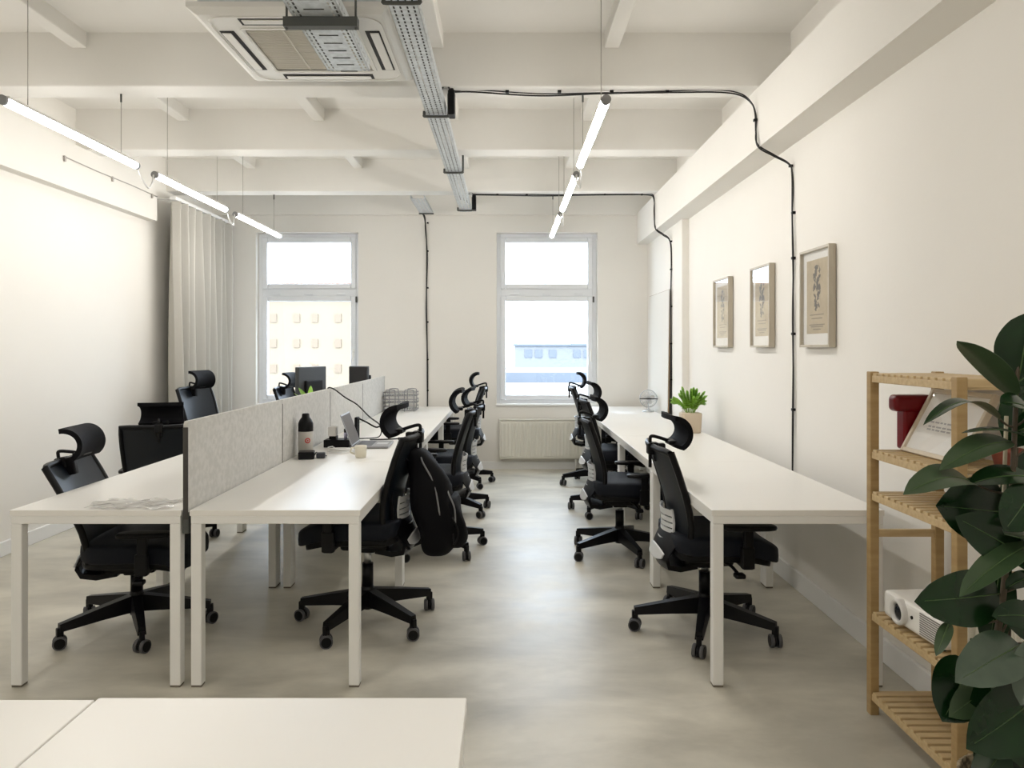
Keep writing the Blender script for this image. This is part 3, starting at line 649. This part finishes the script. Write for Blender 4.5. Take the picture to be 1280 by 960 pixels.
# things behind the divider
def monitor(x, y, rz, label, w=.54, h=.32, z=.12):
    t = empty('monitor', (x, y, ZT), math.radians(rz), label=label, category='monitor')
    MB().rbox(-.10, .10, -.11, .11, 0, .012, .005).obj('base', BLK, t)
    MB().rbox(-.045, -.02, -.03, .03, .012, z+.2, .006).obj('stand', BLK, t)
    s = MB().rbox(-.025, .015, -w/2, w/2, z, z+h, .008).obj('screen', mat('monitor black', (.035, .037, .04), .45), t)
    MB().box(.015, .0155, -w/2+.01, w/2-.01, z+.012, z+h-.01).obj('display', mat('dark display', (.01, .01, .012), .15), s)
    MB().rbox(-.05, -.02, -.12, .12, z+.08, z+.25, .01).obj('rear_housing', BLK, s)
    return t
monitor(-1.75, 6.62, 158, 'black monitor above the divider beside a leafy plant', .40, .37, .14)
monitor(-1.52, 7.62, 250, 'dark grey monitor above the divider nearer the windows', .22, .34, .15)
dp = empty('desk_plant', (-1.62, 6.12, ZT), label='small green plant on the desk behind the divider', category='plant')
MB().lathe([(0, 0), (.05, 0), (.065, .11), (.06, .112), (.05, .1), (0, .1)], 20).obj('pot', WHITE, dp)
# ------------------------------------------------------------------ leaves
def leaf_mesh(m, base, tip, nrm, wid, bend=.12, fold=.25, nu=6, nv=10, mi=0, mi2=1, th=.0012, shape=.85):
    base, tip = Vector(base), Vector(tip); d = tip-base; L = d.length; d.normalize(); n = Vector(nrm); n = (n-d*n.dot(d)).normalized(); s = d.cross(n)
    def fn(u, v):
        k = 2*u-1; w_ = wid/2*max(.02, math.sin(PI*min(1, max(0, v**shape)))**.58)
        if v > .9: w_ *= max(.05, (1-v)/.1)**.5
        return base+d*(L*v)+s*(k*w_)+n*(L*bend*math.sin(PI*v)+fold*abs(k)*w_*1.0)
    m.slab(fn, lambda u, v: -n, th, nu, nv, mi, mi2)
    return [fn(.5, k/10)+n*.0008 for k in range(10)]
for k in range(7):
    m = MB(); a = k*.9; r = .06+.03*(k % 2)
    leaf_mesh(m, (0, 0, .1), (r*math.cos(a)*2.2, r*math.sin(a)*2.2, .26+.05*(k % 3)), (-math.cos(a), -math.sin(a), .6), .055, .1); m.obj('leaf', [ZLEAF, ZLEAF], dp)
# crumpled clear film on the end desk
t = see_through('clear film', (.55, .54, .52), .30, .18)
def ff(u, v): return Vector((-.17+.34*u+.02*math.sin(v*9), -.09+.18*v+.015*math.sin(u*13), .004+.006*(math.sin(u*23+v*7)*math.sin(v*19+u*5))+.004))
MB().slab(ff, lambda u, v: (0, 0, -1), .0008, 30, 16).obj('plastic_film', t, None, loc=(-1.60, 3.20, ZT), label='crumpled clear plastic film lying on the end desk', category='film')
# ------------------------------------------------------------------ right-hand desk things
pp = empty('potted_plant', (1.465, 5.95, ZT), label='bright green leafy plant in beige pot on desk', category='plant')
MB().sup((0, 0, .08), (.082, .075, .08), .12, .3, 32, 10, deform=lambda p: Vector((p.x*(.9+.65*p.z), p.y*(.9+.65*p.z), p.z))).obj('pot', CLAY, pp)
MB().lathe([(0, .158), (.06, .158), (.07, .15)], 16).obj('soil', mat('soil', (.03, .02, .012), .9), pp)
for k in range(20):
    a = k*2.4; t_ = .35+.65*((k*7) % 20)/20
    e = Vector((.135*t_*math.cos(a), .11*t_*math.sin(a), .33-.10*t_*t_+.02*math.sin(k*3)))
    b0 = Vector((.03*math.cos(a), .03*math.sin(a), .155)); md = b0.lerp(e, .5)+Vector((0, 0, .02))
    st = spline([b0, md, e], 5)
    sp = MB().tube(st, .003, 5).obj('stalk', ZLEAF, pp)
    m = MB()
    for j in range(2, len(st)):
        for s in (-1, 1):
            dr = (st[j]-st[j-1]).normalized(); sd_ = dr.cross(Vector((math.cos(a*1.3), math.sin(a*1.3), .4))).normalized()*s
            leaf_mesh(m, st[j], st[j]+(dr*.5+sd_*.8+Vector((0, 0, .1)))*.04, Vector((0, -.5, 1)), .022, .1, .2, 2, 4)
    leaf_mesh(m, st[-1], st[-1]+(st[-1]-st[-2]).normalized()*.04, (0, -.6, 1), .022, .1, .2, 2, 4)
    m.obj('leaflets', [ZLEAF, ZLEAF], sp)
fn_ = empty('desk_fan', (1.50, 7.9, ZT), math.radians(-8), label='small chrome wire desk fan in the window corner', category='fan')
MB().lathe([(0, 0), (.06, 0), (.062, .008), (.03, .02), (.008, .03), (.007, .06), (0, .06)], 20).obj('base', STEEL, fn_)
m = MB()
for k in range(12):
    a = k*PI/12; m.tube([(.088*math.cos(a)*math.cos(b_), -.055*math.sin(b_)*1, .14+.088*math.sin(a)*math.cos(b_)) for b_ in [i*PI/8-PI/2 for i in range(9)]], .0018, 5)
    m.tube([(-.088*math.cos(a)*math.cos(b_), -.055*math.sin(b_)*1, .14-.088*math.sin(a)*math.cos(b_)) for b_ in [i*PI/8-PI/2 for i in range(9)]], .0018, 5)
m.obj('cage', STEEL, fn_)
m = MB(); m.tube([(.09*math.cos(i*PI/12), 0, .14+.09*math.sin(i*PI/12)) for i in range(25)], .005, 6, caps=False); m.obj('rim', STEEL, fn_)
MB().rbox(-.095, .095, -.063, -.056, .135, .145, .002).obj('band', BLK, fn_)
for k in range(4):
    a = k*PI/2+.4; m = MB(); leaf_mesh(m, (.01*math.cos(a), 0, .14+.01*math.sin(a)), (.07*math.cos(a), .01, .14+.07*math.sin(a)), (.5*math.sin(a), -1, -.5*math.cos(a)), .045, .02, 0, 3, 5, 0, 0); m.obj('blade', WHITE, fn_)
MB().cyl((0, -.02, .14), (0, .07, .14), .022, n=14).obj('motor', STEEL, fn_); MB().cyl((0, .03, .05), (0, .03, .13), .007, n=8).obj('post', STEEL, fn_)
MB().box(-.105, .105, -.15, .15, 0, .001).obj('paper_sheet', mat('white paper', (.85, .85, .84), .8), None, loc=(1.22, 7.78, ZT), rot=(0, 0, .2), label='blank white paper sheet lying on the window corner desk', category='paper')
# leaning board between desk and pilaster
lb = empty('leaning_board', (1.60, 7.97, 0), label='tall white board with brown edges leaning on the pilaster', category='board')
def lean(x): return Matrix.Shear('YZ', 4, (0, 0))
Mb = Matrix.Rotation(math.radians(.9), 4, 'Y')
MB().box(-.012, -.006, -.53, .53, .004, 2.0, M=Mb).obj('face', mat('board white', (.72, .70, .65), .5), lb)
MB().box(-.006, .006, -.532, .532, .002, 2.005, M=Mb).obj('core', mat('fibreboard brown', (.30, .21, .13), .7), lb)
# ------------------------------------------------------------------ framed pictures
def art_mat():
    m = bpy.data.materials.new('printed poster'); m.use_nodes = True; nt = m.node_tree; b = nt.nodes['Principled BSDF']; b.inputs['Roughness'].default_value = .8
    tc = nt.nodes.new('ShaderNodeTexCoord'); n = nt.nodes.new('ShaderNodeTexNoise'); n.inputs['Scale'].default_value = 38; n.inputs['Detail'].default_value = 4
    nt.links.new(tc.outputs['Object'], n.inputs['Vector'])
    r = nt.nodes.new('ShaderNodeValToRGB'); r.color_ramp.elements[0].position = .50; r.color_ramp.elements[1].position = .54
    r.color_ramp.elements[0].color = (.07, .06, .055, 1); r.color_ramp.elements[1].color = (.50, .41, .27, 1)
    nt.links.new(n.outputs['Fac'], r.inputs[0]); nt.links.new(r.outputs[0], b.inputs['Base Color'])
    return m
ART = art_mat(); TAN = mat('tan poster paper', (.50, .41, .27), .8, noise=(9, (.42, .34, .22), .4, .6)); INK = mat('printed text', (.22, .18, .13), .8)
for y0, y1, nm in ((3.86, 4.25, 'nearest the bamboo shelf'), (4.74, 5.12, 'in the middle of three'), (5.62, 6.04, 'nearest the windows')):
    t = empty('framed_picture', (XR-.0, (y0+y1)/2, 1.42), label='framed poster under glass on the wall, %s' % nm, category='picture', group='framed posters on the wall')
    hw_ = (y1-y0)/2; H = .54; m = MB(); d0 = -.042
    m.rbox(d0, -.004, -hw_, -hw_+.014, 0, H, .002); m.rbox(d0, -.004, hw_-.014, hw_, 0, H, .002); m.rbox(d0, -.004, -hw_+.014, hw_-.014, H-.014, H, .002); m.rbox(d0, -.004, -hw_+.014, hw_-.014, 0, .014, .002)
    m.obj('frame', FRAMEW, t)
    box(-.02, -.016, -hw_+.012, hw_-.012, .012, H-.012).obj('mount', MATB, t)
    p = box(-.0225, -.0202, -hw_+.06, hw_-.06, .075, H-.06).obj('poster', TAN, t)
    for zc, hh in ((.40, .05), (.315, .05), (.235, .04)):
        MB().cyl((-.0227, 0, zc), (-.0226, 0, zc), hh, n=24).obj('ornament', ART, p)
    m = MB()
    for z, ww in ((.175, .09), (.155, .07), (.12, .10), (.11, .08), (.095, .05)): m.box(-.0229, -.0226, -ww, ww, z, z+.006)
    m.obj('lettering', INK, p)
    MB().add([(-.033, -hw_+.012, .012), (-.033, hw_-.012, .012), (-.033, hw_-.012, H-.012), (-.033, -hw_+.012, H-.012)], [(0, 3, 2, 1)]).obj('pane', PGLASS, t)
# ------------------------------------------------------------------ bamboo shelf and what stands on it
SX0, SX1, SY0, SY1 = 1.40, 1.685, 2.315, 2.90
sh = empty('slatted_shelf', ((SX0+SX1)/2, (SY0+SY1)/2, 0), label='five tier bamboo shelf with slatted boards against the right wall', category='shelf')
ox, oy = (SX0+SX1)/2, (SY0+SY1)/2; hx, hy = (SX1-SX0)/2, (SY1-SY0)/2
pm = MB().rbox(-.017, .017, -.0165, .0165, 0, 1.325, .003).mesh('post', WOOD_SHADED)
for sx in (-1, 1):
    for sy in (-1, 1): put('post', pm, sh, (sx*(hx-.017), sy*(hy-.0165), 0))
em = MB().rbox(-hx+.034, hx-.034, -.009, .009, -.014, .014, .002).mesh('end_bar', WOODX)
for z in (.70, 1.305, .055):
    for sy in (-1, 1): put('end_bar', em, sh, (0, sy*(hy-.0165), z))
sm_ = MB().rbox(-hx+.004, hx-.004, -.0145, .0145, 0, .010, .002).mesh('slat', WOODX)
rm = MB().rbox(-.008, .008, -hy+.034, hy-.034, -.026, .0, .002).mesh('shelf_rail', WOODX)
SZ = [.085, .394, .856, 1.017, 1.31]
nS = 12; span = (2*hy-.07)
for z in SZ:
    bd_ = put('shelf_board', rm, sh, (-hx+.012, 0, z)); put('shelf_rail', rm, bd_, (2*hx-.024, 0, 0))
    for k in range(nS): put('slat', sm_, bd_, (hx-.012, -span/2+(k+.5)*span/nS, -.0005))
    em2 = MB().rbox(-hx+.034, hx-.034, -.008, .008, -.026, .0, .002).mesh('shelf_end', WOODX)
    for s in (-1, 1): put('shelf_end', em2, bd_, (hx-.012, s*(hy-.02), 0))
zs = 1.0275
t = empty('red_ornament', (1.55, 2.862, zs), label='glossy dark red T-shaped holder on the shelf behind the certificate', category='ornament')
MB().rbox(-.04, .04, -.034, .028, 0, .15, .01, 3).obj('stem', RED, t); MB().rbox(-.074, .076, -.036, .03, .145, .21, .018, 4).obj('top', RED, t)
t = empty('framed_certificate', (1.495, 2.632, zs), label='pale wood framed certificate with text leaning back on shelf', category='picture frame')
Mc = Matrix.Rotation(math.radians(28), 4, 'Y'); hw_, H = .185, .262
m = MB()
for a in ((-hw_, -hw_+.016, 0, H), (hw_-.016, hw_, 0, H), (-hw_+.016, hw_-.016, 0, .016), (-hw_+.016, hw_-.016, H-.016, H)): m.rbox(-.011, .011, a[0], a[1], a[2], a[3], .002, M=Mc)
m.obj('frame', mat('pale frame wood', (.60, .52, .40), .5), t)
pa = box(0, .003, -hw_+.014, hw_-.014, .014, H-.014); pa = MB().box(-.002, .004, -hw_+.014, hw_-.014, .014, H-.014, M=Mc).obj('paper', MATB, t)
m = MB(); random.seed(3)
for z, n in ((.185, 3), (.13, 5), (.112, 6), (.10, 6)):
    y = .10
    for k in range(n):
        l = random.uniform(.012, .03); m.box(-.0026, -.002, y-l, y, z, z+.006, M=Mc); y -= l+.008
m.obj('lettering', mat('grey print', (.42, .42, .43), .8), pa)
MB().add([(-.007, -hw_+.014, .014), (-.007, hw_-.014, .014), (-.007, hw_-.014, H-.014), (-.007, -hw_+.014, H-.014)], [(0, 3, 2, 1)], M=Mc).obj('pane', GLASS, t)
t = empty('terracotta_pot', (1.60, 2.385, zs), label='small dark terracotta pot on shelf beside the certificate', category='pot')
MB().lathe([(0, 0), (.03, 0), (.042, .05), (.046, .055), (.046, .068), (.04, .068), (.036, .05), (0, .045)], 22).obj('bowl', TERRA, t)
zp = .4045
pj = empty('projector', (1.53, 2.635, zp), math.radians(3), label='white projector with round lens on the lower shelf', category='projector')
def pjd(p): return p
MB().rbox(-.105, .115, -.175, .175, .008, .105, .016, 3).obj('body', WHITE, pj)
Ml = Matrix.Translation((-.105, .06, .058)) @ Matrix.Rotation(-PI/2, 4, 'Y')
MB().lathe([(.046, -.01), (.046, .012), (.042, .018), (.034, .018), (.030, .006)], 30, M=Ml).obj('lens_ring', mat('grey white plastic', (.66, .65, .63), .35), pj)
MB().lathe([(.031, .004), (.026, .010), (.012, .015), (0, .016)], 24, M=Ml).obj('lens', mat('lens glass', (.01, .012, .016), .05), pj)
MB().cyl((-.104, -.01, .062), (-.108, -.01, .062), .006, n=12).obj('sensor', BLK, pj)
m = MB()
for k in range(10): m.box(-.1065, -.1045, -.165, -.055, .022+k*.0078, .022+k*.0078+.0035)
m.obj('front_vent', mat('vent grey', (.20, .19, .18), .6), pj)
for x in (-.08, .09):
    for y in (-.14, .14): MB().cyl((x, y, 0), (x, y, .01), .012, n=10).obj('foot', BLK, pj)
rb = empty('ribbed_bin', (1.56, 2.40, zp), label='small cream ribbed bin behind the projector on the shelf', category='bin')
MB().rbox(-.10, .09, -.03, .03, 0, .17, .004).obj('body', RADI, rb)
for k in range(9): MB().rbox(-.095+k*.021, -.084+k*.021, -.038, -.028, .005, .168, .003).obj('rib', RADI, rb)
# ------------------------------------------------------------------ rubber plant in a basket
rp = empty('rubber_plant', (1.305, 1.93, 0), label='large rubber plant with glossy dark leaves beside the bamboo shelf', category='plant')
ORG = Vector((1.305, 1.93, 0))
MB().lathe([(0, .0), (.10, 0), (.125, .14), (.12, .30), (.11, .305), (.105, .25), (0, .25)], 28).obj('basket', mat('woven basket', (.42, .34, .22), .9, noise=(60, (.12, .09, .05), .4, .6), bump=(80, 1)), rp)
MB().lathe([(0, .27), (.112, .27)], 20).obj('soil', MATS['soil'], rp)
def W(u, v, dy=0): return P(u, v, 1.93+dy)-ORG
stem_px = [(1236, 985, 0), (1238, 900, .0), (1240, 830, 0), (1252, 760, .0), (1262, 660, .0), (1266, 590, 0), (1270, 500, 0), (1272, 455, 0)]
st = spline([W(*p) for p in stem_px], 5); st = [Vector((0.0, 0, .26))]+st[3:]
MB().tube(st, [.010-.005*i/len(st) for i in range(len(st))], 8).obj('stem', STEM, rp)
MB().tube(spline([(.04, .02, .26), W(1262, 860, .05), W(1262, 700, .04), W(1270, 560, .03)], 5), .006, 8).obj('stem', STEM, rp)
MB().cyl((-.02, .03, .26), W(1258, 520, .06), .005, n=8).obj('support_cane', mat('pale cane', (.45, .40, .28), .6), rp)
CAMN = Vector((-.4, -1, 0)).normalized(); UPN = Vector((0, 0, 1))
# base px, tip px, width px, depth offset of base and tip, how far the leaf faces the camera (0 up .. 1 towards the lens), bend
LV = [
 (1274, 470, 1286, 390, 62, 0, -.02, 1, .05, 0), (1270, 497, 1196, 426, 34, 0, -.10, -.75, .06, 1), (1268, 494, 1222, 452, 22, .02, -.02, -.8, .05, 1),
 (1290, 513, 1250, 503, 32, -.02, -.08, .5, .08, 0), (1250, 524, 1154, 531, 24, 0, -.12, .12, .22, 0), (1292, 549, 1202, 541, 16, 0, -.08, .15, .08, 0),
 (1264, 552, 1174, 588, 34, 0, -.10, .45, .12, 1), (1216, 604, 1129, 618, 38, -.02, -.14, .45, .16, 1), (1292, 596, 1210, 605, 34, .0, -.04, .4, .08, 0),
 (1254, 640, 1170, 632, 78, .02, -.03, .85, .05, 0), (1272, 690, 1194, 646, 50, -.03, -.09, .8, .05, 0), (1292, 612, 1255, 664, 46, -.04, -.10, .8, .05, 0),
 (1296, 676, 1256, 668, 34, -.05, -.10, .3, .05, 1), (1292, 678, 1199, 746, 32, -.04, -.15, .35, .08, 1), (1249, 742, 1143, 752, 62, 0, -.08, .85, .05, 0),
 (1296, 718, 1257, 736, 22, 0, -.05, .4, .05, 0), (1296, 772, 1240, 770, 34, -.04, -.08, .6, .1, 0), (1187, 778, 1170, 820, 15, -.06, -.12, .5, .1, 1),
 (1275, 806, 1194, 853, 54, -.06, -.16, .62, .08, 2), (1212, 826, 1178, 902, 62, 0, -.08, .9, .05, 0), (1244, 852, 1186, 896, 36, -.02, -.09, .7, .05, 1),
 (1296, 872, 1208, 936, 66, -.06, -.14, .8, .05, 0), (1300, 800, 1276, 882, 40, -.08, -.14, .7, .05, 2), (1256, 936, 1218, 984, 36, -.02, -.06, .6, .05, 2),
 (1228, 815, 1213, 798, 16, .05, .04, .8, .05, 0), (1262, 900, 1240, 990, 60, 0, -.03, .8, .05, 0), (1250, 700, 1236, 812, 40, .04, .06, .7, .05, 0),
 (1270, 480, 1345, 430, 40, .0, -.04, .6, .06, 0), (1270, 540, 1350, 520, 46, 0, -.05, .4, .08, 0), (1266, 620, 1350, 610, 56, 0, .06, .5, .06, 0), (1262, 700, 1345, 690, 56, .02, .08, .6, .06, 0),
 (1258, 780, 1340, 790, 60, .02, .10, .6, .06, 0), (1250, 860, 1330, 860, 60, .0, .05, .6, .06, 0), (1245, 900, 1330, 960, 60, -.02, -.08, .6, .06, 0), (1266, 560, 1290, 470, 50, .06, .16, .6, .06, 0), (1262, 660, 1300, 560, 50, .08, .20, .6, .06, 0)]
RIB = mat('leaf midrib', (.07, .12, .04), .4, spec=.3)
LEAFS = mat('rubber leaf sheen', (.035, .062, .038), .25, spec=.6, noise=(10, (.06, .09, .06), .35, .65))
for (bu, bv, tu, tv, wd, d0, d1, face, bend, mk) in LV:
    a, b_ = W(bu, bv, d0), W(tu, tv, d1)
    n = (CAMN*face+UPN*(1-abs(face))) if face >= 0 else Vector((.3, .4, .9))
    m = MB(); rib = leaf_mesh(m, a, b_, n, wd*1.08*1.93/F, bend*.8, .22, 8, 14)
    lf = m.obj('leaf', [[LEAF, LEAFB], [LEAFB, LEAFB], [LEAFS, LEAFB]][mk], rp)
    MB().tube(rib, [.0020-.0014*k/9 for k in range(10)], 5).obj('midrib', RIB, lf)
    near = min(st, key=lambda p: abs(p.z-(a.z-.03)))
    if (near-a).length > .015: MB().tube(spline([near, near.lerp(a, .5)+Vector((0, 0, -.006)), a], 4), .0028, 6).obj('petiole', STEM, lf)
